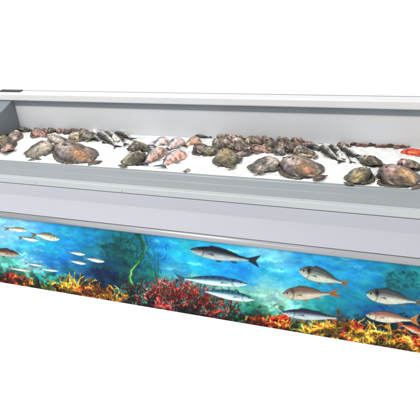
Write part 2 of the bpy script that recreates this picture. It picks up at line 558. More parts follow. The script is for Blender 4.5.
# first anemone
tendrils(56, 128, 130, .02, .06, DRK + [(15, 45, 60)], .006, 0, .9, .6, False)
tendrils(56, 90, 40, .06, .13, YEL + ORG, .0046, .45, .5, .8, False)
tendrils(72, 100, 40, .05, .12, YEL + ORG, .0046, .1, .6, .8, False)
tendrils(94, 130, 40, .05, .11, YEL + ORG, .0044, -.3, .7, .8, False)
tendrils(62, 84, 22, .05, .10, [(250, 205, 70)], .0045, .3, .6, .6, False, by=(285, 294))
tendrils(80, 98, 40, .014, .035, RED, .008, 0, 1.3, .5, False, by=(289, 301))
tendrils(98, 112, 22, .015, .04, ORG + YEL, .006, 0, 1.1, .5, False, by=(292, 303))
tendrils(66, 122, 30, .05, .12, YEL, .0030, 0, .8, 1.0)
# crimson coral thicket
tendrils(128, 246, 70, .015, .04, DRK + [(20, 70, 70), (20, 80, 80)], .006, 0, .9, .6, False)
tendrils(140, 208, 120, .03, .085, CRIM, .0026, 0, 1.0, .6, by=(292, 314))
tendrils(148, 196, 44, .06, .10, CRIM, .0024, 0, .9, .7, by=(290, 300))
tendrils(150, 206, 100, .02, .06, CRIM + RED, .0028, 0, 1.2, .6, by=(288, 308))
tendrils(120, 150, 60, .02, .06, [(150, 45, 60), (40, 110, 105), (60, 120, 100), (30, 90, 95), (150, 60, 55)], .0028, 0, 1.1, .6, by=(286, 306))
tendrils(196, 236, 46, .03, .08, CRIM + RED, .0024, -.9, .8, .5, by=(298, 320))
tendrils(112, 240, 150, .01, .05, [(45, 130, 125), (25, 70, 75), (90, 150, 140)], .0022, 0, 1.2, .6, by=(282, 318))
tendrils(145, 200, 80, .008, .02, [(225, 130, 120), (235, 160, 150), (210, 90, 80)], .0022, 0, 1.4, .6, False, by=(280, 306))
# green weed then the orange bank
tendrils(232, 268, 70, .02, .05, [(25, 100, 80), (20, 70, 60), (60, 140, 110)], .004, 0, .9, .6, False)
tendrils(243, 300, 60, .01, .045, DRK, .006, 0, 1.2, .5, False)
tendrils(245, 292, 60, .012, .03, [(235, 90, 30), (220, 50, 25), (245, 130, 50)], .0065, .2, 1.3, .5, False, by=(317, 332))
tendrils(262, 292, 18, .01, .025, [(235, 60, 30)], .008, -1.2, .4, .3, False, by=(316, 324))
tendrils(270, 300, 20, .01, .03, YEL, .003, 0, 1.2, .5, False, by=(322, 332))
tendrils(290, 335, 60, .015, .05, [(70, 110, 60), (120, 130, 50), (40, 90, 90)], .003, .4, .9)
# big right anemone
tendrils(318, 520, 200, .02, .07, DRK + [(10, 30, 45), (12, 40, 60)], .009, 0, .9, .6, False)
tendrils(306, 345, 44, .05, .11, YEL, .0060, .7, .5, .8, False)
tendrils(326, 352, 46, .06, .13, YEL + ORG, .0065, .3, .6, .9, False)
tendrils(340, 358, 22, .10, .17, YEL, .0060, .1, .4, .9, False)
tendrils(346, 364, 36, .02, .05, RED, .010, 0, 1.3, .5, False, by=(330, 345))
tendrils(362, 400, 44, .02, .05, RED + ORG, .009, 0, 1.3, .5, False, by=(338, 351))
tendrils(360, 384, 26, .08, .15, YEL, .0060, .1, .6, 1.2, False)
tendrils(384, 425, 50, .06, .14, YEL + ORG, .0062, -.5, .7, 1.0, False)
tendrils(408, 425, 22, .015, .04, RED + ORG, .008, 0, 1.3, .5, False, by=(340, 352))
tendrils(310, 420, 36, .05, .13, [(252, 210, 90), (245, 185, 60)], .0034, 0, .9, 1.1)
tendrils(425, 530, 120, .05, .14, YEL + ORG + RED, .006, 0, .8, .9, False)

# the bed of coral is uneven: dark hollows, and brush strokes that wander
wy = fbm(NH, NW, 9, 9, 3) * 9; wx = fbm(NH, NW, 9, 9, 3) * 9
jj = np.clip(np.arange(NH)[:, None] + wy, 0, NH - 1).astype(int); ii = np.clip(np.arange(NW)[None, :] + wx, 0, NW - 1).astype(int)
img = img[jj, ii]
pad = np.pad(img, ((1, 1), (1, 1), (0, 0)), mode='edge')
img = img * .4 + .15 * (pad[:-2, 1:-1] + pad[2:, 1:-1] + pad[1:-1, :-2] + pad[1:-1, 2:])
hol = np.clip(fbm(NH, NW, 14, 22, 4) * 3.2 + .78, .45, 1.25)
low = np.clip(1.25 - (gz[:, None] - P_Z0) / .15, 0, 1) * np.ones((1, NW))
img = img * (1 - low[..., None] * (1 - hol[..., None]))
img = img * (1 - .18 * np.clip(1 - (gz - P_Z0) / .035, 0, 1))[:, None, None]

# bubbles and glints
for _ in range(70):
    x, y = random.uniform(140, 300), random.uniform(240, 290)
    X, Z = on_panel(x, y); r = random.uniform(.001, .0028)
    seg(X, Z, X, Z, r, r, (150, 215, 235), random.uniform(.3, .8))

# fish of the print
G = dict
print_fish('sliver', (27, 230.4), (9, 228.6), ((3, 226.5), (4, 230.6)), 2.4, 2.6, (120, 110, 100), (225, 200, 170), (225, 225, 225), (150, 130, 110))
print_fish('sliver', (38.8, 240.2), (22, 237.8), ((18, 235.6), (18.5, 240)), 2.3, 2.6, (90, 110, 130), (225, 205, 185), (230, 230, 230), (120, 120, 120))
print_fish('mack', (59.5, 239), (36, 234.4), ((30, 232), (31.5, 238)), 3.6, 3.9, (110, 115, 105), (215, 205, 175), (220, 225, 230), (120, 115, 105))
print_fish('bream', (19, 255), (-12, 251), ((-20, 247), (-20, 256)), 4.6, 3.6, (75, 50, 50), (150, 115, 105), (200, 180, 170), (90, 60, 55))
for a_, b_, tk in (((43, 266), (27, 263.4), 1.3), ((30.5, 271), (11, 268.4), 1.5), ((58.5, 271), (42, 269.2), 1.5),
                   ((85.2, 254.6), (70.5, 252.4), 1.9), ((86, 263.8), (71.5, 261.2), 1.9), ((104.5, 261.6), (87, 258.6), 2.3)):
    print_fish('sliver', a_, b_, ((b_[0] - 3, b_[1] - 2), (b_[0] - 3, b_[1] + 1.6)), tk, tk, (110, 125, 140), (235, 225, 225), (240, 240, 240), (150, 160, 165), edge=(80, 90, 110))
print_fish('mack', (247.4, 284.4), (184, 278.6), ((173.5, 272.3), (178, 284)), 5.0, 4.6, (35, 75, 120), (140, 175, 205), (225, 235, 240), (70, 90, 110), stripes=60)
print_fish('mack', (254, 299.6), (205, 291.2), ((196.5, 286.8), (199, 297)), 4.9, 4.8, (40, 90, 120), (150, 180, 205), (228, 235, 240), (80, 100, 115), stripes=60)
print_fish('bass', (190.2, 250), (248.8, 259.8), ((260.8, 255.2), (259.4, 267.6)), 7.0, 6.4, (26, 28, 42), (105, 110, 126), (196, 200, 208), (55, 58, 75), (35, 38, 55))
print_fish('bream', (299.4, 270.8), (342, 282.6), ((349.6, 281.6), (348.2, 288.8)), 8.4, 7.0, (75, 78, 85), (155, 155, 152), (205, 200, 195), (110, 100, 95), (150, 110, 85), blotch=.75)
print_fish('bream', (282.8, 294.3), (330, 293.8), ((338.2, 288), (342, 298)), 7.4, 6.6, (115, 85, 80), (170, 150, 140), (205, 190, 180), (150, 105, 85), (175, 100, 70), blotch=.3)
print_fish('bass', (282.2, 312.5), (337, 318), ((346, 314), (345.5, 323.5)), 5.6, 5.6, (38, 45, 70), (120, 130, 155), (205, 210, 220), (70, 80, 100), (60, 70, 95))
print_fish('bream', (366, 294), (416, 302), ((427, 298), (425, 309)), 8.2, 7.6, (70, 72, 78), (155, 152, 150), (208, 202, 198), (110, 105, 100), blotch=.8)
print_fish('bass', (365.6, 315), (411.6, 320.2), ((419, 313.8), (419.6, 326.6)), 6.0, 6.0, (140, 90, 85), (195, 160, 150), (215, 205, 195), (190, 110, 80), (225, 130, 70))
print_fish('bass', (424, 334), (402, 325), ((396, 321), (398, 328)), 3.6, 3.2, (190, 60, 40), (215, 110, 80), (225, 190, 170), (210, 80, 50))
print_fish('bass', (455, 300), (500, 305), ((512, 299), (511, 312)), 7.0, 6.4, (50, 55, 70), (130, 135, 145), (205, 208, 212), (70, 70, 85))

img = np.clip(img, 0, 255)
wy = fbm(NH, NW, 8, 9, 3) * 1.8; wx = fbm(NH, NW, 8, 9, 3) * 1.8
img = img[np.clip(np.arange(NH)[:, None] + wy + .5, 0, NH - 1).astype(int), np.clip(np.arange(NW)[None, :] + wx + .5, 0, NW - 1).astype(int)]
img = img * (1 + .10 * fbm(NH, NW, 3, 3, 2))[..., None]
pad = np.pad(img, ((1, 1), (1, 1), (0, 0)), mode='edge')
img = img * .5 + .125 * (pad[:-2, 1:-1] + pad[2:, 1:-1] + pad[1:-1, :-2] + pad[1:-1, 2:])
gr = img.mean(-1, keepdims=True)
img = gr + (img - gr) * .95
img = img * np.array([1.02, 1.07, 1.01])
img = 128 + (img - 128) * 1.06
colz = lin(img) * 0.87
# grid mesh with real thickness behind it
me = bpy.data.meshes.new('printed_front')
XX, ZZ = np.meshgrid(gx, gz)
nv = NW * NH
vv = np.empty((nv, 3)); vv[:, 0] = XX.ravel(); vv[:, 1] = PY; vv[:, 2] = ZZ.ravel()
idx = np.arange(nv).reshape(NH, NW)
q = np.stack([idx[:-1, :-1], idx[:-1, 1:], idx[1:, 1:], idx[1:, :-1]], -1).reshape(-1, 4)
back_v = np.array([(PX0, PY + .012, P_Z0), (PX1, PY + .012, P_Z0), (PX1, PY + .012, P_Z1), (PX0, PY + .012, P_Z1)])
vv = np.vstack([vv, back_v])
c4 = [idx[0, 0], idx[0, -1], idx[-1, -1], idx[-1, 0]]
bq = [(nv + 1, nv, nv + 3, nv + 2), (c4[0], nv, nv + 1, c4[1]), (c4[1], nv + 1, nv + 2, c4[2]),
      (c4[2], nv + 2, nv + 3, c4[3]), (c4[3], nv + 3, nv, c4[0])]
q = np.vstack([q, np.array(bq)]).astype(np.int32)
me.vertices.add(len(vv)); me.vertices.foreach_set('co', vv.ravel())
me.loops.add(q.size); me.loops.foreach_set('vertex_index', q.ravel())
me.polygons.add(len(q)); me.polygons.foreach_set('loop_start', np.arange(0, q.size, 4, dtype=np.int32))
me.update(calc_edges=True); me.validate()
at_ = me.color_attributes.new('Col', 'FLOAT_COLOR', 'POINT')
cv = np.ones((len(vv), 4), np.float32); cv[:nv, :3] = colz.reshape(-1, 3); cv[nv:, :3] = 0.6
at_.data.foreach_set('color', cv.ravel())
me.materials.append(M_PRINT)

# ================================================================ THE COUNTER
counter = bpy.data.objects.new('fish_counter', None)
COL.objects.link(counter)
tag(counter, 'long grey and white fish display counter with an underwater scene printed on its front', 'display counter')
front = bpy.data.objects.new('printed_front', me)
COL.objects.link(front); front.parent = counter
front['label'] = 'turquoise printed front showing fish swimming over red and yellow coral'

XA, XB = PX0, PX1
# rounded moulding above the print
cyl = []
for k in range(11):
    a_ = R_(-90 - 18 * k)      # bulges towards the viewer
    cyl.append((PY - .001 + math.cos(a_) * .0 - .018 * math.sin(math.pi * k / 10) + .0, P_Z0))
prof = [(PY + .02, P_Z1 + .001)]
for k in range(13):
    u = math.pi * k / 12
    prof.append((PY + .001 - .017 * math.sin(u) ** .8, P_Z1 + .001 + .0185 * (1 - math.cos(u))))
prof += [(PY + .02, P_Z1 + .038)]
prism('moulding', prof, XA - .002, XB + .002, M_TRIM, counter, 0, True)
prism('moulding_groove', [(PY + .006, P_Z1 + .0382), (PY + .006, P_Z1 + .0425), (PY + .03, P_Z1 + .0425), (PY + .03, P_Z1 + .0382)],
      XA, XB, M_DARK, counter, 0)
# sloping fascia in two bends
TH = .006
bend = [(3.602, .889), (3.678, .9762), (3.6815, .9805), (3.6838, .9855), (3.6845, .991), (3.693, 1.0540)]
prism('fascia', bend + [(y + .010, z - .004) for y, z in bend[::-1]], XA, XB, M_LAV, counter, 0)
prism('fascia_groove', [(3.6985, 1.0542), (3.6985, 1.0568), (3.73, 1.0568), (3.73, 1.0542)], XA, XB, M_RIB, counter, 0)
# front lip and ribbed rail
prism('front_lip', [(3.692, 1.057), (3.697, 1.089), (3.703, 1.0935), (3.735, 1.102), (3.735, 1.057)], XA, XB, M_LIP, counter, .002)


def slope(s, h=0):   # along the 16 degree top from its front corner
    return 3.699 + s * CT - h * ST, 1.0935 + s * ST + h * CT


rp = [slope(.036, -.03), slope(.036, .0)]
for a_, b_, h_ in ((.037, .068, .0012), (.072, .118, -.0006), (.121, .172, .0016), (.175, .213, -.0004), (.216, .243, .003)):
    rp += [slope(a_, h_), slope(b_, h_)]
rp += [slope(.243, -.03)]
prism('front_rail', rp, XA, XB, M_RIB, counter, .0006)
# tray under the ice, rear wall, rail
def tb(s, h): return BY + s * CT - h * ST, BZ + s * ST + h * CT
prism('tray', [tb(-.002, -.02), tb(BLEN + .02, -.02), tb(BLEN + .02, -.06), tb(-.002, -.06)][::-1], X0, X1, M_BODY, counter, 0)
prism('rear_wall', [tb(BLEN, -.04), tb(BLEN, .197), tb(BLEN + .02, .197), tb(BLEN + .02, -.04)][::-1], X0, X1, M_WALL, counter, .001)
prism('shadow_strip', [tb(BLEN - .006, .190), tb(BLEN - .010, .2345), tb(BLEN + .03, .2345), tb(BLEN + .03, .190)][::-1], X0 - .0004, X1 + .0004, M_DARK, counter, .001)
TR = [tb(BLEN - .026, .234), tb(BLEN - .030, .240), tb(BLEN - .030, .279), tb(BLEN - .024, .285), tb(BLEN + .05, .288), tb(BLEN + .05, .234)]
prism('top_rail', TR[::-1], X0 - .135, X1 + .045, M_RAILW, counter, .002)
prism('rail_cap', [tb(BLEN + .01, .2865), tb(BLEN + .01, .293), tb(BLEN + .048, .294), tb(BLEN + .048, .2865)][::-1], X0 - .13, X0 + .07, M_BLACK, counter, .001)
prism('rear_gasket', [tb(BLEN + .041, .2865), tb(BLEN + .041, .2893), tb(BLEN + .049, .2893), tb(BLEN + .049, .2865)][::-1], X0 + .075, X1 + .04, M_RIB, counter, .0005)
# ends: full side outline, 4 cm thick
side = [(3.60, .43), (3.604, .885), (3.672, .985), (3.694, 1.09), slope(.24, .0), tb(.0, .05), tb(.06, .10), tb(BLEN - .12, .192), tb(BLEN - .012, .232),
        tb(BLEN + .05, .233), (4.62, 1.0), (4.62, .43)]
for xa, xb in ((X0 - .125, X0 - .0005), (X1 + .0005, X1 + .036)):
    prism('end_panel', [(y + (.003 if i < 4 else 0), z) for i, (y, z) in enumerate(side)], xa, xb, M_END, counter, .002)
prism('rear_panel', [(4.60, .43), (4.60, 1.52), (4.615, 1.52), (4.615, .43)], X0, X1, M_BODY, counter, 0)
prism('underside', [(PY + .014, .45), (4.598, .45), (4.598, .47), (PY + .014, .47)], X0, X1, M_BODY, counter, 0)
for xa, xb in ((X0 - .127, X0 - .004), (X1 + .004, X1 + .038)):
    tp = [tb(.0, .05), tb(.06, .10), tb(BLEN - .12, .192), tb(BLEN - .014, .2305)]
    prism('end_cap', [(y, z + .001) for y, z in tp] + [(y, z + .003) for y, z in tp[::-1]], xa, xb, M_DARK, counter, 0)
# little rivets of the lip seen in the photo
for px in (31, 118):
    X = on_panel(px, 184)[0] - .04
    vs = []; n_ = 10
    for r, d in ((.0035, 0), (.003, .0025), (.0, .003)):
        vs += [(X + r * math.cos(2 * math.pi * k / n_), 3.6945 - d, 1.066 + r * math.sin(2 * math.pi * k / n_)) for k in range(n_)]
    mesh_obj('rivet', vs, [(a * n_ + k, a * n_ + (k + 1) % n_, (a + 1) * n_ + (k + 1) % n_, (a + 1) * n_ + k) for a in range(2) for k in range(n_)], M_DARK, counter)

# ================================================================ ICE
nx, ns = 900, 130
xs = np.linspace(X0 + .001, X1 - .001, nx); ss = np.linspace(-.001, BLEN - .001, ns)
hz = fbm(ns, nx, 26, 30, 3) * .016 + fbm(ns, nx, 6, 7, 2) * .014 + RNG.random((ns, nx)) * .0045 - .004
hz *= np.clip(np.minimum(ss, BLEN - ss) / .03, .25, 1)[:, None]
ice_v = [bed(xs[i], ss[j], hz[j, i]) for j in range(ns) for i in range(nx)]
ice_f = [(j * nx + i, j * nx + i + 1, (j + 1) * nx + i + 1, (j + 1) * nx + i) for j in range(ns - 1) for i in range(nx - 1)]
k0 = len(ice_v)
for i in range(nx): ice_v.append(bed(xs[i], ss[0], -.018))
for i in range(nx): ice_v.append(bed(xs[i], ss[-1], -.018))
for i in range(nx - 1):
    ice_f.append((k0 + i, k0 + i + 1, i + 1, i))
    a_ = (ns - 1) * nx
    ice_f.append((a_ + i, a_ + i + 1, k0 + nx + i + 1, k0 + nx + i))
    ice_f.append((k0 + i + 1, k0 + i, k0 + nx + i, k0 + nx + i + 1))
ice = mesh_obj('crushed_ice', ice_v, ice_f, M_ICE, None, True)
tag(ice, 'white crushed ice filling the sloping tray of the counter', 'ice', kind='stuff')


def ice_h(X, s):
    i = int(np.clip((X - xs[0]) / (xs[1] - xs[0]), 0, nx - 1)); j = int(np.clip((s - ss[0]) / (ss[1] - ss[0]), 0, ns - 1))
    return hz[j, i]


# ================================================================ FISH ON THE ICE
def tube_body(T, Wd, Hd, colf, nr=26, flat=.25, z0=0.0, bend=0.0, L=1.0):
    """rings along x; local: x length, y across, z up"""
    V = []; C = []; F = []
    for i, t_ in enumerate(T):
        yb = bend * math.sin(math.pi * t_)
        for k in range(nr):
            a_ = 2 * math.pi * k / nr
            cy, cz = math.cos(a_), math.sin(a_)
            y = Wd[i] * cy
            z = Hd[i] * (abs(cz) ** .85) * (1 if cz > 0 else -flat)
            V.append((L * (t_ - .5), y + yb, z + z0))
            C.append(colf(t_, cy, max(cz, 0) if cz > 0 else cz))
    n_ = len(T)
    for i in range(n_ - 1):
        for k in range(nr):
            F.append((i * nr + k, (i + 1) * nr + k, (i + 1) * nr + (k + 1) % nr, i * nr + (k + 1) % nr))
    F.append(tuple(range(nr))); F.append(tuple(range(n_ * nr - 1, (n_ - 1) * nr - 1, -1)))
    return V, F, C


def blobs(n_, rng):
    return [(rng.uniform(0, 1), rng.uniform(-1, 1), rng.uniform(.04, .13), rng.choice((0, 0, 1, 2))) for _ in range(n_)]


def fin_mesh(name, pts, thick, cols, parent, ridges=0):
    """thin closed fin from an outline of (x,y,z), fan with real thickness"""
    n_ = len(pts)
    cx_, cy_, cz_ = (sum(p[i] for p in pts) / n_ for i in range(3))
    V = [(x, y, z + thick / 2) for x, y, z in pts] + [(x, y, z - thick / 2) for x, y, z in pts] + [(cx_, cy_, cz_ + thick), (cx_, cy_, cz_ - thick)]
    F = []
    for k in range(n_):
        j = (k + 1) % n_
        F += [(k, j, 2 * n_), (j + n_, k + n_, 2 * n_ + 1), (k, k + n_, j + n_, j)]
    C = [np.array(cols) * (1 if k % 2 else .65) for k in range(n_)] * 2 + [np.array(cols)] * 2
    return mesh_obj(name, V, F, M_FISH, parent, True, C)


def eyes(parent, pos, r):
    for (x, y, z) in pos:
        V = []; n_ = 8
        for j in range(5):
            ph = math.pi / 2 * j / 4
            V += [(x + r * math.cos(ph) * math.cos(2 * math.pi * k / n_), y + r * math.cos(ph) * math.sin(2 * math.pi * k / n_), z + r * .8 * math.sin(ph)) for k in range(n_)]
        F = [(a * n_ + k, a * n_ + (k + 1) % n_, (a + 1) * n_ + (k + 1) % n_, (a + 1) * n_ + k) for a in range(4) for k in range(n_)]
        mesh_obj('eye', V, F, M_EYE, parent, True)


PAL = {   # dark, mid, light
 'olive': ((34, 34, 24), (98, 92, 70), (176, 166, 138)),
 'grey':  ((44, 44, 38), (122, 116, 104), (196, 186, 174)),
 'brown': ((38, 32, 28), (112, 94, 80), (180, 156, 134)),
 'taupe': ((62, 50, 46), (150, 132, 120), (214, 200, 186)),
 'tan':   ((74, 64, 44), (166, 148, 118), (220, 206, 178)),
 'dark':  ((26, 23, 22), (84, 72, 64), (160, 144, 130)),
 'pinkb': ((46, 36, 34), (160, 126, 116), (216, 180, 168)),
}


def make_flatfish(head, tail, wpx, pal, hh=.045, patches=(), lift=0.0, name='flatfish', tailfin=True):
    hX, hs, sc1 = on_bed(*head); tX, t_s, sc2 = on_bed(*tail)
    L = math.hypot(hX - tX, hs - t_s)
    W = wpx / ((sc1 + sc2) / 2) / 2 * (1.12 if wpx > 14 else 1.32)
    ang = math.atan2(hs - t_s, hX - tX)
    cX, cs = (hX + tX) / 2, (hs + t_s) / 2
    root = bpy.data.objects.new(name, None); COL.objects.link(root)
    root.location = bed(cX, cs, ice_h(cX, cs) + .003 + lift)
    from mathutils import Matrix
    m = Matrix.Rotation(TILT, 3, 'X') @ Matrix.Rotation(ang, 3, 'Z') @ Matrix.Rotation(random.uniform(-.06, .06), 3, 'Y')
    root.rotation_euler = m.to_euler()
    rng = random.Random(hash((head, tail)) & 0xffff)
    D_, Mi, Li = (lin(c) * 1.0 for c in PAL[pal])
    bl = blobs(26, rng)
    pc0, pc1 = rng.uniform(.35, .7), rng.uniform(-.3, .3)
    pale = Li * np.array([1.04, 1.0, .98])
    spots = [(rng.uniform(.05, .95), rng.uniform(-.8, .8), rng.uniform(.012, .028)) for _ in range(40 if wpx > 12 else 8)]
    NT, NR = (60, 60) if wpx > 12 else (34, 36)
    T = np.linspace(0, 1, NT)       # 0 tail .. 1 head
    wprof = np.array([max(.10, math.sin(math.pi * min(1, (t_ * .97 + .02)) ** .82) ** .72) if .06 < t_ < .97 else (.14 if t_ <= .06 else .28 * (1 - t_) / .03 + .10) for t_ in T])
    wprof = np.convolve(np.pad(wprof, 2, mode='edge'), [.1, .2, .4, .2, .1], 'valid')
    hprof = np.array([.10 + .90 * math.sin(math.pi * t_ ** 1.35) ** .85 if 0 < t_ < 1 else .10 for t_ in T])
    hprof = hprof * (1 - .10 * np.exp(-((T - .70) / .03) ** 2))

    def colf(t_, cy, cz):
        c = Mi.copy()
        for (bt, by_, br, kk) in bl:
            d2 = ((t_ - bt) / br) ** 2 + ((cy - by_) / (br * 2)) ** 2
            k_ = math.exp(-d2) * .9
            c = c * (1 - k_) + (D_, Mi * 1.2, Li)[kk] * k_
        k_ = .62 * math.exp(-((t_ - pc0) / .20) ** 2 - ((cy - pc1) / .42) ** 2)      # paler flank
        c = c * (1 - k_) + pale * k_
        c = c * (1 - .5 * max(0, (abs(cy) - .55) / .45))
        for (pt, py_, pr, pc) in patches:
            d2 = ((t_ - pt) / pr) ** 2 + ((cy - py_) / (pr * 1.8)) ** 2
            k_ = min(1, 1.3 * math.exp(-d2))
            c = c * (1 - k_) + lin(pc) * k_
        c = c * (1 - .55 * math.exp(-((t_ - .70 + .10 * cy * cy) / .012) ** 2))          # gill slit
        c = c * (1 + .30 * math.exp(-((t_ - .74 + .10 * cy * cy) / .016) ** 2))
        c = c * (1 - .40 * math.exp(-((cy - .10 * math.sin(min(1, max(0, t_ - .5) * 3) * 3.1)) / .035) ** 2) * (t_ < .7))   # lateral line
        if t_ > .9: c = c * (1 - .4 * math.exp(-((cy + .25 - (t_ - .9) * 3) / .08) ** 2))   # mouth
        for (st_, sy_, sr_) in spots:
            if abs(t_ - st_) < sr_ * 2:
                c = c * (1 - .55 * math.exp(-((t_ - st_) / sr_) ** 2 - ((cy - sy_) / (sr_ * 1.7)) ** 2))
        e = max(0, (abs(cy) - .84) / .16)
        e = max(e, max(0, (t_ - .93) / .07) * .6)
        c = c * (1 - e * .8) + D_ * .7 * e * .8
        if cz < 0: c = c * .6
        return c * (1 + rng.uniform(-.16, .16))
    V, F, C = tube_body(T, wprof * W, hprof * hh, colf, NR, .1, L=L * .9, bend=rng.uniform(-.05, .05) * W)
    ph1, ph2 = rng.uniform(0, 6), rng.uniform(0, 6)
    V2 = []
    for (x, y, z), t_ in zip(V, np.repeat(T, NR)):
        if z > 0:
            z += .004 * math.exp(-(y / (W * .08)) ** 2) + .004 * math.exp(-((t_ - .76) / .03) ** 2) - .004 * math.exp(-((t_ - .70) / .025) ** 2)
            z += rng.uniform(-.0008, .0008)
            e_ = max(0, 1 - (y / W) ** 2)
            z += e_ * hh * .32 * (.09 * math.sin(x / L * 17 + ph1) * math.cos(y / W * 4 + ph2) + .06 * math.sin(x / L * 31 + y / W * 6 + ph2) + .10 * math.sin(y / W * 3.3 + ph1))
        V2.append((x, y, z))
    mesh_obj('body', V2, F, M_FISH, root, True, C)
    for sgn in (-1, 1):
        pts = []
        for t_ in np.linspace(.12, .86, 22):
            pts.append((L * .9 * (t_ - .5), sgn * W * np.interp(t_, T, wprof) * .90, .009))
        for k, t_ in enumerate(np.linspace(.86, .12, 22)):
            ext = 1.16 + .03 * (k % 2) + .10 * math.sin(math.pi * (t_ - .12) / .74)
            pts.append((L * .9 * (t_ - .5), sgn * W * np.interp(t_, T, wprof) * ext, .001))
        n_ = 22
        Vf = [(x, y, z + .0012) for x, y, z in pts] + [(x, y, z - .0012) for x, y, z in pts]
        Ff = []
        for k in range(n_ - 1):
            a1, a2, b1, b2 = k, k + 1, 2 * n_ - 1 - k, 2 * n_ - 2 - k
            Ff += [(a1, a2, b2, b1), (a1 + 44, b1 + 44, b2 + 44, a2 + 44), (b1, b2, b2 + 44, b1 + 44), (a2, a1, a1 + 44, a2 + 44)]
        Ff += [(0, 43, 43 + 44, 44), (21, 21 + 44, 22 + 44, 22)]
        fc = [(D_ * .8 if k % 2 else Mi * .95) for k in range(44)] * 2
        mesh_obj('side_fin', Vf, Ff, M_FISH, root, True, fc)
    if tailfin:
        x0 = -L * .44; x1 = -L * .5 - min(.028, L * .12)
        wt = min(W * .5, .055)
        pts = [(x0, wt * .35, .008)]
        for k in range(9):
            u = -1 + 2 * k / 8
            pts.append((x1 + .008 * u * u * 1.5 + (.003 if k % 2 else 0), -u * wt, .006))
        pts.append((x0, -wt * .35, .008))
        fin_mesh('tail_fin', pts, .004, (D_ * .25 + Mi * .75), root)
    pf = [(L * .22, W * .15, hh * .86), (L * .10, W * .02, hh * .98), (L * .05, W * .16, hh * .98), (L * .08, W * .30, hh * .90)]
    fin_mesh('pectoral_fin', pf, .003, D_ * .9, root)
    eyes(root, [(L * .36, W * .10, hh * .50), (L * .35, -W * .16, hh * .50)], min(.008, W * .12))
    return root


RP = {   # back, side, belly
 'mackerel': ((46, 42, 38), (160, 156, 148), (245, 242, 236)),
 'pink': ((70, 74, 92), (200, 184, 182), (222, 172, 152)),
 'paleblue': ((96, 96, 116), (208, 198, 200), (230, 200, 188)),
 'orange': ((205, 72, 34), (226, 100, 52), (240, 160, 115)),
 'brownb': ((64, 44, 36), (176, 150, 130), (224, 180, 150)),
 'smallp': ((110, 74, 62), (186, 140, 120), (214, 182, 162)),
 'darks': ((48, 40, 38), (110, 92, 84), (170, 150, 138)),
 'slate': ((60, 60, 58), (140, 132, 122), (190, 180, 164)),
}


def make_roundfish(head, tail, wpx, pal, hh=.04, side=1, name='fish', lift=0.0, fins=True):
    hX, hs, sc1 = on_bed(*head); tX, t_s, sc2 = on_bed(*tail)
    L = math.hypot(hX - tX, hs - t_s)
    W = wpx / ((sc1 + sc2) / 2) / 2 * (1.12 if wpx > 14 else 1.32)
    ang = math.atan2(hs - t_s, hX - tX)
    cX, cs = (hX + tX) / 2, (hs + t_s) / 2
    root = bpy.data.objects.new(name, None); COL.objects.link(root)
    root.location = bed(cX, cs, ice_h(cX, cs) + .003 + lift)
    from mathutils import Matrix
    m = Matrix.Rotation(TILT, 3, 'X') @ Matrix.Rotation(ang, 3, 'Z') @ Matrix.Rotation(random.uniform(-.04, .04), 3, 'Y')
    root.rotation_euler = m.to_euler()
    rng = random.Random(hash((head, tail)) & 0xffff)
    Bk, Sd, Be = (lin(c) for c in RP[pal])
    T = np.linspace(0, 1, 32)
    wprof = np.interp(T, [0, .10, .3, .55, .75, .9, .97, 1], [.16, .28, .66, .98, 1, .72, .38, .14])
    wprof = np.convolve(np.pad(wprof, 1, mode='edge'), [.25, .5, .25], 'valid')
    nz = rng.uniform(0, 6)

    def colf(t_, cy, cz):
        v = cy * side + .22
        v = v + .12 * math.sin(t_ * 21 + nz)
        if pal == 'mackerel': v -= .30
        if v > .1:
            k = min(1, (v - .1) / .45); c = Sd * (1 - k) + Bk * k
        else:
            k = min(1, (.1 - v) / .7); c = Sd * (1 - k) + Be * k
        if pal == 'mackerel':
            s_ = math.sin(t_ * 70 + cy * 3)
            if v > -.1: c = c * (1 - .6 * max(0, s_))
            c = c * (1 - .45 * max(0, math.sin(cy * 11 + 1)))
        g = math.exp(-((t_ - .76 - .03 * cy * cy) / .014) ** 2)
        c = c * (1 - .6 * g)
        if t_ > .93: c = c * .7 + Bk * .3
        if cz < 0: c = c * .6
        return c * (1 + rng.uniform(-.12, .12))
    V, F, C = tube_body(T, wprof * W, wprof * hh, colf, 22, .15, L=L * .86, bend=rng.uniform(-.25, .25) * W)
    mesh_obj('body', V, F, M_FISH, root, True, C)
    xt = -L * .42
    wt = W * .95
    pts = [(xt + .005, W * .16, .008), (xt - L * .12, wt, .005), (xt - L * .09, wt * .45, .006), (xt - L * .06, 0, .007), (xt - L * .09, -wt * .45, .006),
           (xt - L * .12, -wt, .005), (xt + .005, -W * .16, .008)]
    fin_mesh('tail_fin', pts, .003, Bk * .8, root)
    if fins:
        for sg, a0, a1, e in ((side, .1, -.22, 1.22), (-side, -.05, -.22, 1.18)):
            pts = [(L * a0, sg * W * .85, .008), (L * (a0 - .04), sg * W * e, .008), (L * (a0 * .3 + a1 * .7), sg * W * e * .86, .008), (L * a1, sg * W * .5, .008)]
            fin_mesh('fin', pts, .003, Bk * .5 + Sd * .35, root)
        pf = [(L * .21, 0, hh * .93), (L * .10, -side * W * .35, hh * .86), (L * .13, -side * W * .5, hh * .72)]
        fin_mesh('pectoral_fin', pf, .003, Sd * .6, root)
    eyes(root, [(L * .345, side * W * .16, hh * .60)], min(.0036, W * .14))
    return root


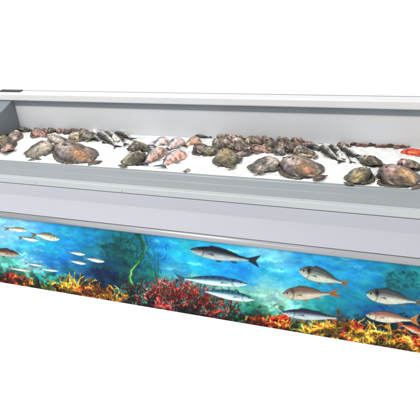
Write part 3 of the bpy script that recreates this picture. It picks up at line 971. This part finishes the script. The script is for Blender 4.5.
FLAT = 'flatfish lying on the ice'
FF = [  # head px, tail px, width px, palette, height, patches, label
 ((2, 138), (10, 151), 15, 'olive', .04, (), 'mottled olive flatfish at the left edge, its tail towards the front rail'),
 ((20, 132.5), (9, 144), 11, 'taupe', .035, (), 'plain taupe flatfish beside the grey end wall, above the olive one'),
 ((46, 143), (35, 159), 25, 'grey', .045, ((.52, -.5, .2, (206, 188, 170)), (.55, .5, .22, (78, 76, 62))), 'round grey flatfish with pale flank, left of the big orange brown one'),
 ((55, 146), (94, 163), 29, 'brown', .06, ((.22, 0.1, .16, (186, 130, 88)), (.6, .3, .16, (176, 160, 156)), (.5, .85, .1, (120, 110, 120))), 'largest brown flatfish of the left half with an orange tail end'),
 ((48, 137), (66, 144), 11, 'taupe', .035, (), 'small taupe flatfish just behind the big orange brown one at left'),
 ((69, 134.5), (88, 141.5), 15, 'tan', .035, ((.6, 0, .25, (214, 200, 172)),), 'beige flatfish between the big brown one at left and the striped mackerel'),
 ((147, 155), (124, 167), 22, 'olive', .05, ((.7, .2, .2, (176, 160, 140)), (.25, -.4, .2, (66, 70, 50))), 'big olive flatfish just left of the pink fish'),
 ((131, 145), (148, 151.5), 11, 'olive', .04, (), 'smaller olive flatfish lying behind the big one left of the pink fish'),
 ((194, 148), (209, 154), 13, 'dark', .045, (), 'dark brown flatfish right of the pink fish'),
 ((204, 150.5), (219, 155.5), 13, 'olive', .04, (), 'greenish flatfish overlapped by the dark brown one right of the pink fish'),
 ((222, 151), (231, 168), 21, 'olive', .05, ((.5, 0, .22, (170, 146, 102)),), 'olive brown flatfish with tail to the front rail, at the middle of the counter'),
 ((216, 143), (232, 145), 10, 'taupe', .035, ((.5, 0, .25, (214, 196, 180)),), 'leftmost pale flatfish of the back row pile at the middle'),
 ((230, 141.5), (246, 144), 9, 'taupe', .035, ((.5, 0, .25, (220, 200, 184)),), 'second pale flatfish of the back row pile at the middle'),
 ((244, 143), (261, 146), 10, 'tan', .035, (), 'tan flatfish in the back row pile, third from its left'),
 ((224, 148.5), (241, 148.5), 9, 'brown', .035, (), 'narrow brown flatfish in the pile behind the one with its tail to the front'),
 ((243, 149), (239, 159), 14, 'taupe', .04, ((.5, 0, .3, (196, 182, 170)),), 'smooth pale taupe flatfish in the middle of the pile'),
 ((249, 150), (270, 153), 9, 'pinkb', .035, ((.2, 0, .25, (208, 166, 150)),), 'narrow flatfish with a pinkish tail above the round grey one at centre right'),
 ((261, 144.5), (281, 147), 9, 'dark', .035, (), 'dark flatfish in the back row above the pinkish tailed one'),
 ((272, 151.5), (290, 154), 10, 'grey', .035, (), 'small grey flatfish just above the right shoulder of the round grey one at centre right'),
 ((273, 159), (259, 174), 27, 'grey', .045, ((.52, -.5, .2, (210, 190, 176)), (.55, .55, .22, (84, 84, 78))), 'round grey flatfish with pale flank and pink tail, at centre right'),
 ((281, 160), (319, 179.5), 31, 'brown', .06, ((.22, 0.1, .16, (182, 130, 90)), (.6, .3, .16, (184, 168, 164)), (.5, .85, .1, (116, 106, 112))), 'largest brown flatfish right of centre, orange towards the front rail'),
 ((292, 151), (314, 158), 13, 'tan', .035, ((.6, 0, .25, (206, 192, 160)),), 'beige flatfish behind the big brown one right of centre'),
 ((291, 146), (305, 148.5), 8, 'brown', .03, (), 'little brown flatfish tucked behind the beige one right of centre'),
 ((358, 160.5), (383, 166), 15, 'olive', .04, ((.6, .1, .22, (196, 186, 158)),), 'pale centred olive flatfish lying behind the two largest at right'),
 ((371, 173), (350, 185), 24, 'olive', .05, ((.75, .2, .2, (170, 156, 140)), (.2, -.3, .2, (160, 140, 86))), 'broad olive flatfish at the front rail, left of the big pinkish brown one'),
 ((377, 170), (417, 187), 33, 'brown', .06, ((.25, -.2, .2, (186, 148, 104)), (.62, .2, .15, (190, 158, 150)), (.42, .3, .05, (150, 70, 60)), (.8, -.3, .16, (84, 82, 76))), 'biggest pinkish brown flatfish at the right, with a small reddish mark'),
 ((400, 163.5), (424, 171), 9, 'olive', .035, (), 'slim olive flatfish at the right edge behind the biggest one'),
 ((31, 133.5), (45, 137), 10, 'pinkb', .035, ((.2, 0, .25, (206, 150, 140)),), 'small dark flatfish with a pinkish tail in the back row at left'),
 ((18, 130.5), (31, 131.5), 6, 'dark', .028, (), 'tiny dark flatfish against the back wall, next to the grey end wall'),
 ((68, 133), (84, 134.5), 7, 'dark', .03, (), 'small dark flatfish against the back wall, above the beige one at left'),
 ((276, 146), (292, 148), 7, 'pinkb', .03, (), 'small pinkish brown flatfish against the back wall at the right end of the pile'),
 ((213, 148.5), (226, 150), 8, 'dark', .035, (), 'small dark flatfish wedged behind the greenish one and the narrow brown one'),
 ((231, 145.5), (245, 147.5), 8, 'dark', .035, (), 'small dark flatfish between the two rows of the pile at the middle'),
 ((258, 147.5), (272, 150.2), 8, 'tan', .035, (), 'small tan flatfish directly behind the narrow pinkish tailed one'),
 ((7, 133), (0, 139), 9, 'dark', .03, (), 'dark flatfish half hidden by the grey end wall at far left'),
 ((96, 131.6), (110, 132.8), 6, 'brown', .026, (), 'small brown flatfish against the back wall behind the left mackerel bunch'),
 ((336, 146), (350, 147.2), 6, 'brown', .026, (), 'small brown flatfish against the back wall behind the right mackerel bunch'),
 ((303, 144.8), (317, 146.2), 5.5, 'pinkb', .024, (), 'small pinkish flatfish against the back wall left of the right mackerel bunch'),
]
for hd, tl, wp, pl, hh, pt, lab in FF:
    if lab is None: continue
    o = make_flatfish(hd, tl, wp, pl, hh, pt)
    tag(o, lab, 'fish', FLAT)

RF = [  # name, head, tail, width px, palette, height, side, label, group
 ('mackerel', (84, 133.5), (108, 138.5), 6, 'mackerel', .03, 1, 'dark striped mackerel nearest the beige flatfish at left', 'mackerel on the ice'),
 ('mackerel', (96, 133.5), (117, 147.5), 7, 'mackerel', .035, 1, 'striped mackerel of the left bunch that reaches farthest towards the front', 'mackerel on the ice'),
 ('mackerel', (104, 132.5), (122, 143), 6, 'mackerel', .03, 1, 'middle striped mackerel of the left bunch', 'mackerel on the ice'),
 ('mackerel', (114, 132.5), (133, 141), 6, 'mackerel', .03, 1, 'rightmost striped mackerel of the left bunch, against the back wall', 'mackerel on the ice'),
 ('mackerel', (306, 146.5), (329, 152), 6, 'mackerel', .03, 1, 'dark striped mackerel at the back beside the beige flatfish right of centre', 'mackerel on the ice'),
 ('mackerel', (319, 147), (341, 162.5), 7, 'mackerel', .035, 1, 'striped mackerel of the right bunch that reaches farthest towards the front', 'mackerel on the ice'),
 ('mackerel', (328, 146), (347, 157), 6, 'mackerel', .03, 1, 'middle striped mackerel of the right bunch', 'mackerel on the ice'),
 ('mackerel', (338, 147.5), (358, 158), 6, 'mackerel', .03, 1, 'rightmost striped mackerel of the right bunch', 'mackerel on the ice'),
 ('mackerel', (90, 136), (104, 143), 5, 'mackerel', .026, 1, 'shortest striped mackerel of the left bunch, in front of the darkest one', 'mackerel on the ice'),
 ('mackerel', (348, 150), (360, 160), 5, 'mackerel', .026, 1, 'shortest striped mackerel of the right bunch, nearest the pale centred olive flatfish', 'mackerel on the ice'),
 ('red_mullet', (166, 150), (143, 166), 13, 'pink', .045, 1, 'pink bellied fish with blue grey back beside the big olive flatfish', 'pink fish piled on the ice'),
 ('red_mullet', (186, 153), (161, 168.5), 14, 'pink', .05, 1, 'front right fish of the pink pile, orange belly and dark tail', 'pink fish piled on the ice'),
 ('red_mullet', (168, 140), (152, 147), 12, 'paleblue', .04, 1, 'palest fish at the back left of the pink pile', 'pink fish piled on the ice'),
 ('red_mullet', (184, 141.5), (166, 151), 12, 'paleblue', .045, 1, 'bluish pink fish in the middle of the pink pile', 'pink fish piled on the ice'),
 ('red_mullet', (202, 140.5), (184, 147), 10, 'brownb', .04, 1, 'brown backed fish at the back right of the pink pile', 'pink fish piled on the ice'),
 ('salmon', (398, 151), (440, 157), 9, 'orange', .03, 1, 'bright orange fish at the right edge of the ice', None),
 ('sea_bream', (193, 136.8), (212, 138.2), 4, 'slate', .022, 1, 'thin slate grey fish against the back wall behind the pink pile', None),
 ('sea_bream', (36, 130.8), (60, 132.2), 4, 'darks', .022, 1, 'thin dark fish lying along the back wall at left', None),
]
for nm, hd, tl, wp, pl, hh, sd, lab, gp in RF:
    o = make_roundfish(hd, tl, wp, pl, hh, sd, nm)
    tag(o, lab, 'fish', gp)
o = make_roundfish((190.5, 170.2), (184.5, 173), 4, 'darks', .012, 1, 'small_fish', fins=False)
tag(o, 'lone little brown fish by the front rail below the pink pile', 'fish')
for hd, tl, wp, pl, hh, lab in (
    ((234, 152), (246, 155.5), 10, 'dark', .05, 'dark flatfish in the middle pile, between the olive brown and pale taupe ones'),
    ((212, 145.5), (224, 147), 9, 'grey', .045, 'grey flatfish at the left end of the middle pile, above the greenish one'),
    ((250, 145.5), (262, 149), 9, 'brown', .05, 'brown flatfish on top of the tan one in the middle pile'),
    ((284, 149.5), (298, 153), 10, 'dark', .045, 'dark flatfish behind the largest brown one right of centre, left of the beige one'),
    ((298, 152), (306, 157), 9, 'grey', .04, 'small grey flatfish on top of the beige one right of centre'),
    ((80, 136), (92, 141), 10, 'grey', .04, 'small grey flatfish between the beige one and the left mackerel bunch'),
    ((12, 148), (4, 155.5), 10, 'pinkb', .03, 'small pinkish flatfish in front of the olive one at the left edge'),
    ((140, 149.5), (131, 155), 11, 'dark', .04, 'dark flatfish between the two olive ones left of the pink pile'),
    ((366, 163), (380, 168), 10, 'dark', .04, 'dark flatfish squeezed between the pale centred olive one and the biggest one'),
    ((396, 168), (416, 172), 9, 'pinkb', .05, 'narrow pinkish flatfish behind the biggest one at the right')):
    o = make_flatfish(hd, tl, wp, pl, hh * .8, (), .020)
    tag(o, lab, 'fish', FLAT)
for hd, tl, hh, lab in (
    ((88, 131.8), (112, 135), .026, 'striped mackerel lying across the heads of the left bunch'),
    ((112, 136), (126, 146), .03, 'pale bellied mackerel in front of the rightmost one of the left bunch'),
    ((310, 145.5), (336, 149.5), .026, 'striped mackerel lying across the heads of the right bunch'),
    ((336, 152), (352, 163), .03, 'pale bellied mackerel in front of the rightmost one of the right bunch')):
    o = make_roundfish(hd, tl, 5.5, 'mackerel', hh, -1, 'mackerel')
    tag(o, lab, 'fish', 'mackerel on the ice')
ORD = ('first', 'second', 'third', 'fourth', 'fifth', 'sixth', 'seventh', 'eighth', 'ninth', 'tenth', 'eleventh', 'twelfth')
for k in range(12):   # wedged along the rear wall behind the big pile
    x = 216 + k * 7.4
    y = 137.6 + (x - 216) * .045
    o = make_flatfish((x, y + random.uniform(-.2, .5)), (x + random.uniform(8, 14), y + .9 + random.uniform(-.6, 2.2)), random.uniform(4.5, 8),
                      random.choice(('dark', 'pinkb', 'brown', 'taupe', 'tan')), .03, (), name='flatfish')
    tag(o, ORD[k] + ' from the left of the flatfish wedged against the back wall behind the pile', 'fish', 'flatfish against the back wall')
for k in range(7):
    x = 33 + k * 7.5
    y = 131.2 + (x - 33) * .03
    o = make_flatfish((x, y + random.uniform(-.2, .6)), (x + random.uniform(7, 13), y + .8 + random.uniform(-.4, 1.6)), random.uniform(3.5, 7),
                      random.choice(('dark', 'pinkb', 'brown', 'dark')), .026, (), name='flatfish')
    tag(o, ORD[k] + ' from the left of the dark flatfish along the back wall at left', 'fish', 'dark flatfish along the back wall')
# row of small fish along the rear wall
for k in range(9):
    x = 349 + k * 6.0
    y = 145.2 + (x - 349) * .043
    o = make_roundfish((x + random.uniform(-1, 1), y + random.uniform(-.4, .7)), (x + random.uniform(8, 14), y + .6 + random.uniform(-.6, 1.0)), random.uniform(2.6, 4.2), 'smallp' if k % 3 else 'darks', .016, 1, 'small_fish', fins=False)
    tag(o, 'small fish along the back wall at right, ' + ('first', 'second', 'third', 'fourth', 'fifth', 'sixth', 'seventh', 'eighth', 'last')[k] + ' of its row from the left', 'fish', 'small fish along the back wall')
